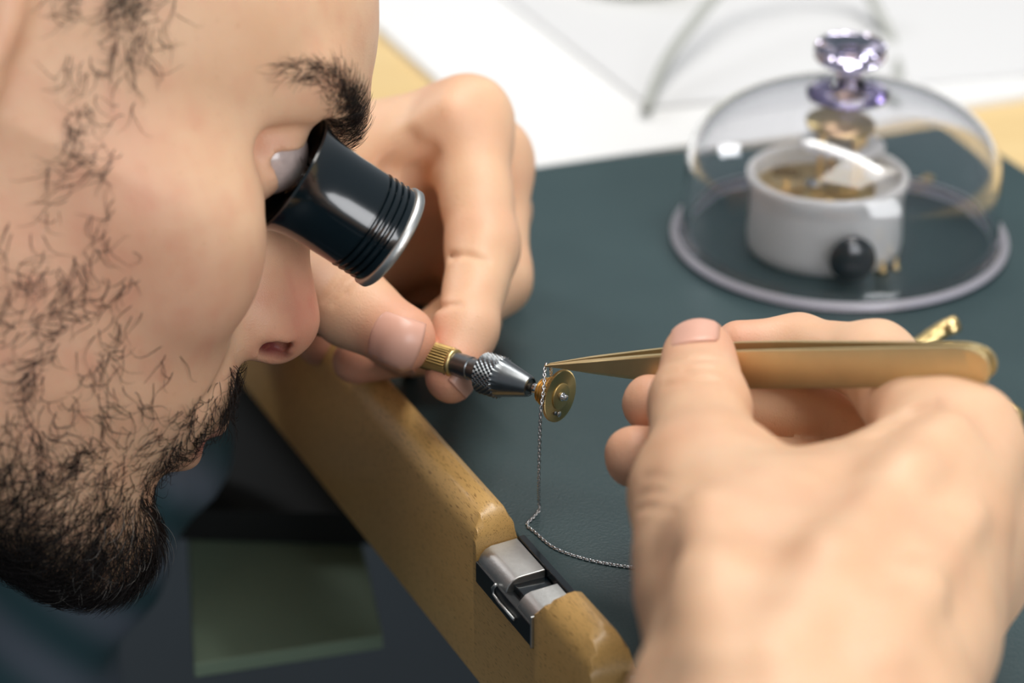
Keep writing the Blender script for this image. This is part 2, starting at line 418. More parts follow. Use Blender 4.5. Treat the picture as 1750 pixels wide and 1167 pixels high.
# brass parts behind the tweezers and the right hand
cA = onz(1605, 596, 0)
br_ = empty('brass_clamp', cA, 'small polished brass clamp on the mat just above the tweezers', 'clamp')
Mc = frame((.93, .36, .05))
def bar3(name, pts, r, mat, parent):
    V, Fc = tube(spline(pts, 16), r, 12); return mesh_obj(name, V, Fc, mat, parent)
bar3('lever', [cA + Mc @ np.array(v) for v in ((-.0085, 0, .0022), (-.004, 0, .0042), (.001, 0, .0070), (.0065, 0, .0082))], [.0034] * 8 + [.0030] * 8, M_brass, br_)
lathe('screw', [(.0, .0006), (.0, .0026), (.0022, .0026), (.0024, .0004)], 20, M_gold, br_, (-.1, -.8, .6), cA + Mc @ np.array([.003, -.0024, .0085]))
bar3('foot', [cA + Mc @ np.array(v) for v in ((-.0065, 0, .0015), (-.002, -.001, .0012), (.004, -.002, .0012))], .0012, M_brass, br_)
cB = onz(1712, 716, 0)
o = lathe('brass_ring', [(.0001, .0040), (.0001, .0062), (.0008, .0070), (.0022, .0070), (.003, .0062), (.003, .0040)], 36, M_brass, None, (0, 0, 1), cB, closed=True)
tag(o, 'small brass ring on the mat behind the knuckle of the right hand', 'ring')

# ------------------------------------------------------------------ pin vise, wheel, chain
AX = np.array([.795, -.598, .0377]); AX /= np.linalg.norm(AX)
pv = empty('pin_vise', WHEEL - AX * .02, 'brass and steel pin vise held between left thumb and index finger', 'pin vise')
NB = 180
lathe('brass_handle', [(-.1150, .001), (-.1150, .0034), (-.1135, .0042), (-.0412, .0042), (-.0406, .0036)], NB, M_brass_dark, pv, AX, WHEEL, rmod=lambda i, j, r: r * (1 + .08 * math.cos(30 * 2 * math.pi * j / NB)) if i in (2, 3) else r)
lathe('brass_collar', [(-.0408, .003), (-.0408, .0041), (-.0404, .0044), (-.0398, .0044), (-.0393, .0040), (-.0393, .003)], 48, M_brass, pv, AX, WHEEL)
sh = lathe('steel_shank', [(-.0425, .001), (-.0425, .0036), (-.0335, .0036), (-.0332, .0033), (-.0318, .0033), (-.0316, .0036), (-.0290, .0036), (-.0280, .0030), (-.0280, .001)], 48, M_steel_dark, pv, AX, WHEEL); sharp(sh, 30)
prof = [(-.0293, .0030), (-.0293, .0045), (-.0288, .0056)] + [(-.0285 + .0066 * k / 15, .0061) for k in range(16)] + [(-.0215, .0058), (-.0195, .0053), (-.0118, .0033), (-.0112, .0030), (-.0110, .0026), (-.0116, .0024), (-.0116, .001)]
def kn(i, j, r):
    if 3 <= i < 19:
        return r + (.00022 if (i + j) % 4 == 0 else (-.00012 if (i + j) % 4 == 2 else .0) ) + (.00022 if (i - j) % 4 == 0 else (-.00012 if (i - j) % 4 == 2 else .0))
    return r
ck = lathe('knurled_chuck', prof, 104, M_steel_dark, pv, AX, WHEEL, rmod=kn); sharp(ck, 28)
lathe('jaw_pin', [(-.0125, .0004), (-.0125, .0015), (-.0060, .0015), (-.0060, .0004)], 24, M_steel, pv, AX, WHEEL)

def sunray():
    m = simple('sunray_brass', (.62, .47, .22), .36, 1.0, .08, 300)
    nt = m.node_tree; b = nt.nodes['Principled BSDF']; b.inputs['Anisotropic'].default_value = .85
    t = N(nt, 'ShaderNodeTangent', direction_type='RADIAL', axis='Z'); nt.links.new(t.outputs[0], b.inputs['Tangent'])
    return m
M_sun = sunray()
fu = empty('fusee', WHEEL, 'small gilded fusee cone with toothed brass wheel at the tip of the pin vise', 'watch wheel')
wl = lathe('toothed_wheel', [(-.0010, .004), (-.0010, .0078), (-.00085, .0080), (-.00015, .0080), (.0, .0078), (.0, .003)], 400, M_sun, fu, (0, 0, 1), (0, 0, 0), rmod=lambda i, j, r: r * (1.0 if (j // 2) % 2 else .972) if i in (1, 2, 3, 4) else r)
sharp(wl, 30)
wl.location = WHEEL; wl.rotation_euler = Vector(AX).to_track_quat('Z', 'Y').to_euler()
cp = [(-.0011, .001), (-.0011, .0062)]
for k in range(4):
    t0 = -.0014 - k * .0014; r = .0062 - k * .0007
    cp += [(t0, r), (t0 - .0003, r - .0002), (t0 - .0004, r - .0010), (t0 - .0010, r - .0011), (t0 - .0011, r - .0004), (t0 - .0013, r - .0004)]
cp += [(-.0071, .0034), (-.0073, .0030), (-.0073, .001)]
sharp(lathe('grooved_cone', cp, 64, M_gold, fu, AX, WHEEL), 30)
lathe('inner_disc', [(-.0002, .001), (-.0002, .0040), (.0003, .0040), (.0004, .0038), (.0004, .0006)], 48, M_brass, fu, AX, WHEEL)
lathe('arbor', [(.0003, .0004), (.0003, .0013), (.0010, .0013), (.0011, .0009), (.0022, .0009), (.0024, .0005), (.0024, .0001)], 20, M_steel, fu, AX, WHEEL)
sd = np.cross(AX, [0, 0, 1.0]); sd /= np.linalg.norm(sd); su = np.cross(sd, AX)
sc_ = WHEEL - su * .0052 - (-sd) * .0022 * -1 
sc_ = WHEEL - su * .0054 + sd * .0012
lathe('wheel_screw', [(.0, .0003), (.0, .0009), (.0004, .0009), (.00045, .0002)], 20, M_steel, fu, AX, sc_)
sc2 = WHEEL - su * .0042 + sd * .0032
lathe('click_pin', [(.0, .0003), (.0, .0006), (.0006, .0006), (.00065, .0002)], 16, M_steel_dark, fu, AX, sc2)

# chain: from the tweezer tip over the cone, down to the mat and away under the hand
tw_tip = P(936, 624, .748)
c1 = onz(921, 872, .0004); c2 = onz(901, 897, .0004)
path = [P(942, 640, .7515), P(941, 630, .749), tw_tip + np.array([-.0004, 0, .0002]), P(931, 634, .747), P(930, 655, .7445), P(927, 680, .7432), P(924, 705, .7435), P(922, 760, .7475), P(921, 820, .753), c1 + np.array([0, 0, .004]), c1,
        onz(911, 885, .0004), c2, onz(916, 911, .0004), onz(945, 935, .0004), onz(985, 951, .0004), onz(1030, 962, .0004), onz(1085, 970, .0004), onz(1150, 974, .0004)]
pts = spline(path, 900)
seg = np.linalg.norm(np.diff(pts, axis=0), axis=1); cum = np.concatenate([[0], np.cumsum(seg)])
pitch = .00105; nl = int(cum[-1] / pitch)
V = []; Fc = []
for k in range(nl):
    c = np.array([np.interp((k + .5) * pitch, cum, pts[:, a]) for a in range(3)])
    a_ = np.array([np.interp((k + .3) * pitch, cum, pts[:, a]) for a in range(3)]); b_ = np.array([np.interp((k + .7) * pitch, cum, pts[:, a]) for a in range(3)])
    t = (b_ - a_) / np.linalg.norm(b_ - a_)
    ref = np.array([.25, -.9, .35]) if abs(t[2]) > .5 else np.array([0, 0, 1.0])
    M_ = frame(t, ref)
    if k % 2: M_ = np.stack([M_[:, 0], M_[:, 2], -M_[:, 1]], 1)
    base = len(V); nu, nv = 8, 4
    for u in range(nu):
        A = 2 * math.pi * u / nu
        ex, ey = .00074 * math.cos(A), .00040 * math.sin(A)
        dirv = np.array([math.cos(A), math.sin(A), 0])
        for v_ in range(nv):
            B = 2 * math.pi * v_ / nv + .78
            V.append(c + M_ @ (np.array([ex, ey, 0]) + .00024 * (dirv * math.cos(B) + np.array([0, 0, 1.0]) * math.sin(B) * 1.25)))
    for u in range(nu):
        for v_ in range(nv):
            Fc.append((base + u * nv + v_, base + ((u + 1) % nu) * nv + v_, base + ((u + 1) % nu) * nv + (v_ + 1) % nv, base + u * nv + (v_ + 1) % nv))
ch = mesh_obj('fusee_chain', V, Fc, M_steel)
tag(ch, 'fine steel chain hanging from the brass wheel and trailing on the mat', 'chain')

# ------------------------------------------------------------------ tweezers
TE = P(1697, 622, .655)
tx = TE - tw_tip; TL = np.linalg.norm(tx); tx /= TL
tn0 = np.array([0.0, -.97, .24]); Mt = frame(tx, np.cross(tx, tn0)); # x along, z = in-plane width, y
TY = Mt[:, 2] if Mt[:, 2][2] > 0 else -Mt[:, 2]              # width direction (up)
TN = np.cross(TY, tx); TN = TN if TN[1] < 0 else -TN          # blade normal, towards the camera
tz = empty('tweezers', tw_tip + tx * TL * .5, 'long brass tweezers held in the right hand gripping the chain', 'tweezers')
ks = [0, .03, .10, .23, .33, .45, .55, .75, .93]
wt = [.0006, .0016, .0038, .0070, .0092, .0106, .0110, .0110, .0110]
op_ = [.0003, .0004, .0008, .0020, .0030, .0036, .0034, .0022, .0010]
def blade(sign):
    V = []; Fc = []; st = []
    us = list(np.linspace(0, .93, 48))
    for u in us: st.append((u, np.interp(u, ks, wt), np.interp(u, ks, op_)))
    for k in range(1, 11):
        a = k / 10 * math.pi / 2
        st.append((.93 + .07 * math.sin(a), max(.0110 * math.cos(a) ** .7, .0006), .0010 * (1 - .2 * k / 10)))
    th = .0015
    for u, wd, of in st:
        fac = max(0.0, 1 - u / .40)
        c = tw_tip + tx * u * TL
        t_ = th * min(1, .35 + u * 6) * (1 + 1.1 * fac)
        # section: back-top, front-top, ridge, front-bottom, back-bottom
        rid = -.12 * wd
        sec = [(wd * .5, of), (wd * .5, of + t_ * .8), (wd * .44, of + t_), (rid - (1 - fac) * wd * .30, of + t_), (-wd * .5, of + t_ * (.8 * (1 - fac) + .05 * fac)), (-wd * .5, of)]
        for y, n_ in sec: V.append(c + TY * y + TN * n_ * sign)
    m = 6
    for i in range(len(st) - 1):
        for j in range(m):
            f = (i * m + j, i * m + (j + 1) % m, (i + 1) * m + (j + 1) % m, (i + 1) * m + j)
            Fc.append(f if sign > 0 else tuple(reversed(f)))
    Fc.append(tuple(range(m))); Fc.append(tuple(range((len(st) - 1) * m, len(st) * m)))
    o = mesh_obj('blade', V, Fc, M_tweezer, tz); sharp(o, 25); bevel(o, .00025, 2)
    return o
M_tweezer = simple('satin_brass', (.66, .53, .29), .52, 1.0, .10, 120, .06, 1200)
blade(1); blade(-1)
box('end_block', (TL * .90, -.0010, -.0048), (TL * .985, .0010, .0048), M_tweezer, tz, np.stack([tx, TN, TY], 1), tw_tip, .0003)
# ------------------------------------------------------------------ sculpting tools: signed distance fields and surface nets
def smin(a, b, k):
    h = np.maximum(k - np.abs(a - b), 0) / k
    return np.minimum(a, b) - h * h * k * .25
def smax(a, b, k): return -smin(-a, -b, k)
def rcone(X, a, b, ra, rb):
    a = np.asarray(a, np.float32); b = np.asarray(b, np.float32); ba = b - a
    px, py, pz = X[0] - a[0], X[1] - a[1], X[2] - a[2]
    h = np.clip((px * ba[0] + py * ba[1] + pz * ba[2]) / max(float(ba @ ba), 1e-12), 0, 1)
    return np.sqrt((px - h * ba[0]) ** 2 + (py - h * ba[1]) ** 2 + (pz - h * ba[2]) ** 2) - (ra + (rb - ra) * h)
def ell(X, c, r, M=None):
    px, py, pz = X[0] - c[0], X[1] - c[1], X[2] - c[2]
    if M is not None:
        px, py, pz = (M[0, 0] * px + M[1, 0] * py + M[2, 0] * pz, M[0, 1] * px + M[1, 1] * py + M[2, 1] * pz, M[0, 2] * px + M[1, 2] * py + M[2, 2] * pz)
    k0 = np.sqrt((px / r[0]) ** 2 + (py / r[1]) ** 2 + (pz / r[2]) ** 2)
    k1 = np.sqrt((px / r[0] ** 2) ** 2 + (py / r[1] ** 2) ** 2 + (pz / r[2] ** 2) ** 2)
    return k0 * (k0 - 1) / np.maximum(k1, 1e-6)
def grid(lo, hi, h):
    ax = [np.arange(lo[i], hi[i] + h, h, dtype=np.float32) for i in range(3)]
    return ax, (ax[0][:, None, None], ax[1][None, :, None], ax[2][None, None, :])
def nets(D, lo, h, relax=2):
    """naive surface nets -> vertices, quads (outward)"""
    s = D < 0
    nx, ny, nz = D.shape
    c = np.zeros((nx - 1, ny - 1, nz - 1), np.int8)
    for i in (0, 1):
        for j in (0, 1):
            for k in (0, 1):
                c += s[i:nx - 1 + i, j:ny - 1 + j, k:nz - 1 + k]
    act = np.argwhere((c > 0) & (c < 8))
    idx = -np.ones((nx - 1, ny - 1, nz - 1), np.int32); idx[act[:, 0], act[:, 1], act[:, 2]] = np.arange(len(act))
    acc = np.zeros((len(act), 3)); cnt = np.zeros(len(act))
    corners = [(i, j, k) for i in (0, 1) for j in (0, 1) for k in (0, 1)]
    for a in corners:
        for ax in range(3):
            if a[ax] == 0:
                b = list(a); b[ax] = 1
                da = D[act[:, 0] + a[0], act[:, 1] + a[1], act[:, 2] + a[2]]; db = D[act[:, 0] + b[0], act[:, 1] + b[1], act[:, 2] + b[2]]
                m = (da < 0) != (db < 0)
                t = np.where(m, da / np.where(m, da - db, 1), 0)
                p = np.tile(np.array(a, float), (len(act), 1)); p[:, ax] += t
                acc[m] += p[m]; cnt[m] += 1
    V = (act + acc / cnt[:, None]) * h + np.array(lo)
    Q = []
    for ax in range(3):
        o1, o2 = [(1, 2), (2, 0), (0, 1)][ax]
        sl0 = [slice(None)] * 3; sl1 = [slice(None)] * 3
        sl0[ax] = slice(0, -1); sl1[ax] = slice(1, None)
        e = s[tuple(sl0)] != s[tuple(sl1)]
        E = np.argwhere(e)
        ok = (E[:, o1] > 0) & (E[:, o2] > 0) & (E[:, o1] < D.shape[o1] - 1) & (E[:, o2] < D.shape[o2] - 1)
        E = E[ok]
        def cell(d1, d2):
            q = E.copy(); q[:, o1] -= d1; q[:, o2] -= d2
            return idx[q[:, 0], q[:, 1], q[:, 2]]
        q = np.stack([cell(1, 1), cell(0, 1), cell(0, 0), cell(1, 0)], 1)
        inside = s[E[:, 0], E[:, 1], E[:, 2]]
        q[~inside] = q[~inside][:, ::-1]
        Q.append(q)
    Q = np.concatenate(Q); Q = Q[(Q >= 0).all(1)]
    for it in range(relax):
        acc = np.zeros_like(V); n = np.zeros(len(V))
        for a, b in ((0, 1), (1, 2), (2, 3), (3, 0)):
            for u, v in ((a, b), (b, a)):
                acc[:, 0] += np.bincount(Q[:, u], V[Q[:, v], 0], len(V)); acc[:, 1] += np.bincount(Q[:, u], V[Q[:, v], 1], len(V)); acc[:, 2] += np.bincount(Q[:, u], V[Q[:, v], 2], len(V))
                n += np.bincount(Q[:, u], minlength=len(V))
        V = V + .5 * (acc / np.maximum(n, 1)[:, None] - V)
    return V, Q
def vnormals(V, Q):
    n = np.cross(V[Q[:, 2]] - V[Q[:, 0]], V[Q[:, 3]] - V[Q[:, 1]])
    o = np.zeros_like(V)
    for k in range(4):
        for a in range(3): o[:, a] += np.bincount(Q[:, k], n[:, a], len(V))
    return o / np.maximum(np.linalg.norm(o, axis=1), 1e-12)[:, None]
def nz(V, f, seed=0):                          # smooth pseudo noise, about -1..1
    r = np.random.default_rng(seed); o = 0
    for k in range(6):
        d = r.normal(size=3); d *= f * (.6 + .8 * r.random()) / np.linalg.norm(d)
        o = o + np.sin(V @ d + r.random() * 6.28)
    return o / 3.0

# ------------------------------------------------------------------ skin and hair materials
def skin():
    m, nt, b = new_mat('skin'); L = nt.links
    tc = N(nt, 'ShaderNodeTexCoord')
    at = N(nt, 'ShaderNodeAttribute', attribute_name='tint')
    sp = N(nt, 'ShaderNodeSeparateColor'); L.new(at.outputs['Color'], sp.inputs[0])
    n1 = N(nt, 'ShaderNodeTexNoise', i_Scale=55.0, i_Detail=5.0); L.new(tc.outputs['Object'], n1.inputs['Vector'])
    base = N(nt, 'ShaderNodeMix', data_type='RGBA'); base.inputs[6].default_value = (.70, .40, .235, 1); base.inputs[7].default_value = (.82, .56, .37, 1); L.new(n1.outputs['Fac'], base.inputs[0])
    def over(prev, fac, col):
        x = N(nt, 'ShaderNodeMix', data_type='RGBA'); L.new(fac, x.inputs[0]); L.new(prev, x.inputs[6]); x.inputs[7].default_value = (*col, 1); return x.outputs[2]
    c = over(base.outputs[2], sp.outputs[0], (.66, .26, .17))
    c = over(c, sp.outputs[1], (.48, .19, .15))
    c = over(c, sp.outputs[2], (.22, .045, .04))
    # small freckles and blotches
    n3 = N(nt, 'ShaderNodeTexNoise', i_Scale=420.0, i_Detail=2.0); L.new(tc.outputs['Object'], n3.inputs['Vector'])
    r3 = N(nt, 'ShaderNodeMapRange'); r3.inputs[1].default_value = .66; r3.inputs[2].default_value = .80; r3.inputs[4].default_value = .30; L.new(n3.outputs['Fac'], r3.inputs[0])
    c = over(c, r3.outputs[0], (.50, .25, .12))
    L.new(c, b.inputs['Base Color'])
    b.inputs['Roughness'].default_value = .46; b.inputs['Specular IOR Level'].default_value = .42
    b.inputs['Subsurface Weight'].default_value = .22; b.inputs['Subsurface Radius'].default_value = (1.0, .35, .18); b.inputs['Subsurface Scale'].default_value = .0022
    v = N(nt, 'ShaderNodeTexVoronoi', i_Scale=2100.0); L.new(tc.outputs['Object'], v.inputs['Vector'])
    n2 = N(nt, 'ShaderNodeTexNoise', i_Scale=800.0, i_Detail=4.0); L.new(tc.outputs['Object'], n2.inputs['Vector'])
    ad = N(nt, 'ShaderNodeMath', operation='ADD'); L.new(v.outputs['Distance'], ad.inputs[0]); L.new(n2.outputs['Fac'], ad.inputs[1])
    bpn = N(nt, 'ShaderNodeBump', i_Strength=.38, i_Distance=.00018); L.new(ad.outputs[0], bpn.inputs['Height']); L.new(bpn.outputs[0], b.inputs['Normal'])
    return m
M_skin = skin()
M_hair = simple('dark_brown_hair', (.014, .010, .009), .45, 0, .4, 300, spec=.4)
M_greyhair = simple('grey_hair', (.35, .33, .30), .4, 0, .2, 300)
M_nail = simple('finger_nail', (.72, .40, .30), .38, 0, .07, 120, coat=.05)

# ------------------------------------------------------------------ head (millimetres, x forward, y to his left, z up, origin between the ears)
PSI = math.radians(20); TH = math.radians(25)
def _camv(a, b_, c): return a * RT + b_ * UP - c * FW
HF = _camv(math.cos(PSI) * math.cos(TH), -math.cos(PSI) * math.sin(TH), -math.sin(PSI))
HU = _camv(math.sin(TH), math.cos(TH), 0)
HR = _camv(math.sin(PSI) * math.cos(TH), -math.sin(PSI) * math.sin(TH), math.cos(PSI))
HO = P(-22, 156, .72)
HM = np.stack([HF, -HR, HU], 1)                # local -> world
def h2w(p): return HO + (np.asarray(p) / 1000.0) @ HM.T

LR = P(495, 297, .7165); LE = P(668, 407, .7275)          # eye end and lens end of the loupe
LRL = HM.T @ (LR - HO) * 1000; LAL = HM.T @ (LE - LR); LAL = LAL / np.linalg.norm(LAL)
def head_field(X):
    x, y, z = X
    ay = np.abs(y)
    S_ = (x, ay, z)                            # mirrored space
    d = ell(X, (-3, 0, 47), (95, 76, 84))
    d = smin(d, ell(X, (36, 0, 48), (53, 55, 46)), 16)
    # face: stacked sections
    zk = [-134, -124, -114, -104, -92, -80, -66, -50, -36, -20, -5, 10, 25, 40, 60]
    xf = [  56,   76,   87,   91,  91,  90,  92,  93,  91,  86, 82, 80, 84, 87, 84]
    wd = [  26,   33,   40,   46,  50,  54,  58,  61,  64,  66, 68, 64, 58, 55, 54]
    zz = np.asarray(z).ravel()
    fx = np.interp(zz, zk, xf).astype(np.float32).reshape(1, 1, -1); fw = np.interp(zz, zk, wd).astype(np.float32).reshape(1, 1, -1)
    xc = np.interp(zz, [-124, -94, -40, 20], [34, 24, 14, 12]).astype(np.float32).reshape(1, 1, -1)
    ax_ = np.maximum(fx - xc, 8)
    u = np.where(x > xc, (x - xc) / ax_, (x - xc) / 60.0)
    q = (np.abs(u) ** 2.15 + (ay / fw) ** 2.15) ** (1 / 2.15)
    f = (q - 1) * np.minimum(ax_, fw) * .9
    f = smax(f, (z - 55) * 1.0, 20)
    jaw = (-(z + 82) - (x - 6) * .48) * .90    # lower border of the jaw
    f = smax(f, jaw, 16)
    f = smax(f, -(x + 14), 18)
    d = smin(d, f, 22)
    # neck
    d = smin(d, rcone(X, (-22, 0, -35), (-62, 0, -175), 56, 60), 26)
    # chin, muzzle
    d = smin(d, rcone(X, (54, 0, -92), (-20, 0, -98), 31, 44), 24)
    d = smin(d, ell(X, (80, 0, -106), (17, 21, 15)), 14)
    d = smin(d, ell(X, (70, 0, -54), (29, 40, 27)), 12)
    # cheek bone and cheek pad
    d = smin(d, ell(S_, (50, 50, -8), (25, 15, 17)), 20)
    d = smin(d, ell(S_, (64, 38, -22), (20, 18, 20)), 14)
    # brow ridge
    d = smin(d, rcone(S_, (88.5, 9, 35), (70, 44, 40), 9.5, 8.5), 11)
    d = smin(d, ell(X, (86, 0, 34), (13, 16, 13)), 12)
    # eye socket
    d = smax(d, -ell(S_, (91, 33, 15), (19, 19.5, 13.5)), 9)
    d = smax(d, -ell(S_, (86, 46, 18.5), (24, 12, 8.5)), 6)
    # nose
    nose = rcone(X, (83, 0, 24), (99, 0, -12), 8, 9.5)
    nose = smin(nose, ell(X, (105, 0, -24.5), (12.5, 12, 12)), 9)
    nose = smin(nose, ell(S_, (97, 12, -29.5), (12, 8, 9)), 7)
    nose = smin(nose, rcone(X, (94, 0, -35), (107, 0, -32), 5.5, 5), 6)
    nose = smin(nose, rcone(S_, (82, 10, 5), (92, 12, -22), 9, 7), 10)
    nose = smax(nose, -rcone(S_, (99, 9, -37.5), (107, 7.5, -35.5), 3.0, 3.2), 2.5)
    nose = smax(nose, -rcone(S_, (100.0, 20.0, -34.2), (108.5, 14.2, -33.4), 2.6, 4.2), 1.6)
    nose = smax(nose, -rcone(S_, (102.5, 14, -33.5), (106.5, 7.5, -29), 3.4, 3.4), 1.6)
    d = smin(d, nose, 6)
    # lips
    up = rcone(S_, (98.5, 0, -60), (82, 24, -66), 6.4, 2.6)
    lo = rcone(S_, (95.0, 0, -72.5), (81, 23, -67.5), 6.6, 2.8)
    d = smin(d, up, 4); d = smin(d, lo, 4)
    d = smax(d, -rcone(S_, (104, 0, -66.2), (85, 26, -67), 1.2, 1.2), 2.5)
    d = smax(d, -rcone(S_, (103, 0, -86.5), (86, 22, -83), 5.0, 4.0), 9)   # under the lower lip
    # nasolabial crease
    d = smax(d, -rcone(S_, (92, 26, -36), (86, 35, -56), 1.0, 1.0), 5)
    # lids around the eye ball
    lid = np.sqrt((x - 72.5) ** 2 + (ay - 32) ** 2 + (z - 17.5) ** 2) - 14.2
    lid = smax(lid, -ell(S_, (90, 37, 16.5), (19, 22, 6.2)), 1.2)
    d = smin(d, lid, 4)
    # ear
    ear = ell(S_, (-25, 74, 8), (17, 5, 31), None)
    ear = smin(ear, ell(S_, (-28, 79, 12), (19, 5.5, 28)), 6)
    ear = smax(ear, -ell(S_, (-25, 86, 10), (12, 7, 20)), 4)
    ear = smin(ear, ell(S_, (-12, 74, -2), (5, 5, 8)), 5)
    ear = smin(ear, rcone(S_, (-24, 80.5, 26), (-31, 80.5, -6), 2.2, 2.2), 4)
    ear = smax(ear, -rcone(S_, (-20, 82, 4), (-22, 76, 0), 4.5, 4.0), 3)
    d = smin(d, ear, 6)
    # the soft skin gives way around the loupe in his right eye socket
    lx, ly, lz = x - LRL[0], y - LRL[1], z - LRL[2]
    t = lx * LAL[0] + ly * LAL[1] + lz * LAL[2]
    rad = np.sqrt(np.maximum(lx ** 2 + ly ** 2 + lz ** 2 - t ** 2, 0))
    d = smax(d, -np.maximum(rad - (18.4 - .09 * t), -(t + .6)), 5)
    return d
HLO, HHI, HH = (-104., -92., -178.), (126., 92., 134.), 1.35
axs, X = grid(HLO, HHI, HH)
HD = head_field(X).astype(np.float32)
HV, HQ = nets(HD, HLO, HH, 2)
HN = vnormals(HV, HQ)
def gauss(V, c, r): return np.exp(-(((V - np.array(c)) / np.array(r)) ** 2).sum(1))
sy = HV.copy(); sy[:, 1] = np.abs(sy[:, 1])
red = .16 * np.clip(nz(HV, .45, 8), 0, 1) + .10 * np.clip(nz(HV, 1.0, 12), 0, 1) + .85 * gauss(sy, (106, 8, -22), (18, 16, 20)) + .25 * gauss(sy, (70, 45, -20), (25, 25, 25)) + .5 * gauss(sy, (-28, 76, 10), (22, 14, 34)) + .35 * gauss(sy, (30, 62, -20), (22, 20, 30)) + .10 * nz(HV, .16, 3) + .18 * gauss(sy, (40, 60, -60), (50, 30, 40))  # nose redness is deepened to carry the shadow on it too
lip = np.clip(gauss(sy, (98, 0, -66), (9, 22, 7.6)) * 1.8 - .55, 0, 1)
lip *= (HV[:, 0] > 80)
nos = np.clip(gauss(sy, (105, 7.5, -33.2), (6.5, 4.6, 4.4)) * 2.0 - .55, 0, 1)
head_tint = np.clip(np.stack([red, lip, nos, np.ones(len(HV))], 1), 0, 1)
HW = h2w(HV)

# ------------------------------------------------------------------ hands (metres, world)
def trace(D, lo, h, p, dr, steps=90):          # march from p along dr to the surface
    p = np.array(p, float); dr = np.array(dr, float) / np.linalg.norm(dr)
    for _ in range(steps):
        i = (p - np.array(lo)) / h; i0 = np.clip(np.floor(i).astype(int), 0, np.array(D.shape) - 2); t = np.clip(i - i0, 0, 1)
        c = D[i0[0]:i0[0] + 2, i0[1]:i0[1] + 2, i0[2]:i0[2] + 2]
        c = c[0] * (1 - t[0]) + c[1] * t[0]; c = c[0] * (1 - t[1]) + c[1] * t[1]; v = c[0] * (1 - t[2]) + c[1] * t[2]
        if abs(v) < 2e-5: break
        p = p + dr * v * .9
    return p
def hand(fingers, palm, web, grooves, lo, hi, h, extra=None, ridges=()):
    axs, X = grid(lo, hi, h)
    dp = None
    for a, b, ra, rb in palm:
        q = rcone(X, a, b, ra, rb); dp = q if dp is None else smin(dp, q, .016)
    for a, b, ra, rb in web: dp = smin(dp, rcone(X, a, b, ra, rb), .014)
    D = dp
    for ch in fingers:
        f = None
        for (a, ra), (b, rb) in zip(ch[:-1], ch[1:]):
            q = rcone(X, a, b, ra, rb); f = q if f is None else smin(f, q, .005)
        g = smin(dp, f, .012)
        D = smin(D, g, .0012)
    if extra is not None: D = extra(X, D)
    D = D.astype(np.float32)
    for line, r, k in ridges:
        q = [trace(D, lo, h, P(x_, y_, d_ - .03), P(x_, y_, d_) - CAM) for x_, y_, d_ in line]
        q = [p + (P(x_, y_, 1.0) - CAM) / np.linalg.norm(P(x_, y_, 1.0) - CAM) * r * .55 for p, (x_, y_, d_) in zip(q, line)]
        for a, b in zip(q[:-1], q[1:]): D = smin(D, rcone(X, a, b, r, r), k)
    for line, r, k in grooves:
        q = [trace(D, lo, h, P(x_, y_, d_ - .03), P(x_, y_, d_) - CAM) for x_, y_, d_ in line]
        for a, b in zip(q[:-1], q[1:]):
            g = rcone(X, a, b, r, r)
            D = smax(D, -g, k)
    V, Q = nets(D.astype(np.float32), lo, h, 2)
    return D.astype(np.float32), V, Q
def nail(name, D, lo, h, centre, along, normal, ln, wd, parent):
    along = np.array(along, float); normal = np.array(normal, float)
    normal /= np.linalg.norm(normal); along -= normal * (along @ normal); along /= np.linalg.norm(along); side = np.cross(normal, along)
    nu, nv = 17, 13; V = []; Fc = []
    for i in range(nu):
        u = i / (nu - 1) * 2 - 1
        for j in range(nv):
            v = j / (nv - 1) * 2 - 1
            a = u * ln * .5 * (1 - .16 * v * v if u > 0 else 1 - .22 * v * v) ; s_ = v * wd * .5 * (1 - .13 * max(0, -u) ** 3)
            p = np.array(centre) + along * a + side * s_
            p = trace(D, lo, h, p + normal * .012, -normal)
            edge = max(abs(v), -u)
            p = p + normal * (.00055 - .00070 * max(0, (edge - .8) / .2) ** 2 + (.0004 * max(0, u - .7) / .3))
            V.append(p)
    for i in range(nu - 1):
        for j in range(nv - 1):
            Fc.append((i * nv + j, (i + 1) * nv + j, (i + 1) * nv + j + 1, i * nv + j + 1))
    o = mesh_obj(name, V, Fc, M_nail, parent)
    sm = o.modifiers.new('thickness', 'SOLIDIFY'); sm.thickness = .00045; sm.offset = -1
    return o

# left hand (holds the pin vise)
l_idx = [(P(795, 210, .836), .0135), (P(825, 425, .815), .0112), (P(797, 565, .790), .0094), (P(770, 645, .779), .0079)]
l_mid = [(P(835, 275, .862), .0130), (P(852, 478, .848), .0106), (P(735, 588, .826), .0092), (P(608, 617, .818), .0074)]
l_rng = [(P(835, 365, .886), .0125), (P(800, 555, .880), .0100), (P(665, 600, .868), .0088), (P(545, 588, .856), .0075)]
l_pky = [(P(800, 430, .905), .0115), (P(740, 560, .905), .0088), (P(650, 575, .900), .0078), (P(560, 560, .892), .0068)]
l_thb = [(P(440, 405, .842), .0180), (P(485, 445, .816), .0148), (P(603, 524, .789), .0122), (P(688, 579, .777), .0100)]
lw = P(390, 330, .868)
l_palm = [(lw, P(560, 290, .858), .026, .019), (P(560, 290, .858), l_idx[0][0], .018, .0132), (lw, P(600, 340, .874), .026, .018), (P(600, 340, .874), l_mid[0][0], .017, .0128),
          (P(580, 400, .888), l_rng[0][0], .017, .0122), (P(550, 450, .896), l_pky[0][0], .016, .0112), (lw, P(580, 400, .888), .026, .017), (lw, P(550, 450, .896), .024, .016),
          (P(430, 400, .845), P(490, 445, .818), .019, .0145)]
lelb = P(-60, 1180, .97)
l_palm.append((lw, lw + (lelb - lw) * .45, .028, .031))
l_web = [(P(500, 430, .822), P(640, 350, .845), .010, .010)]
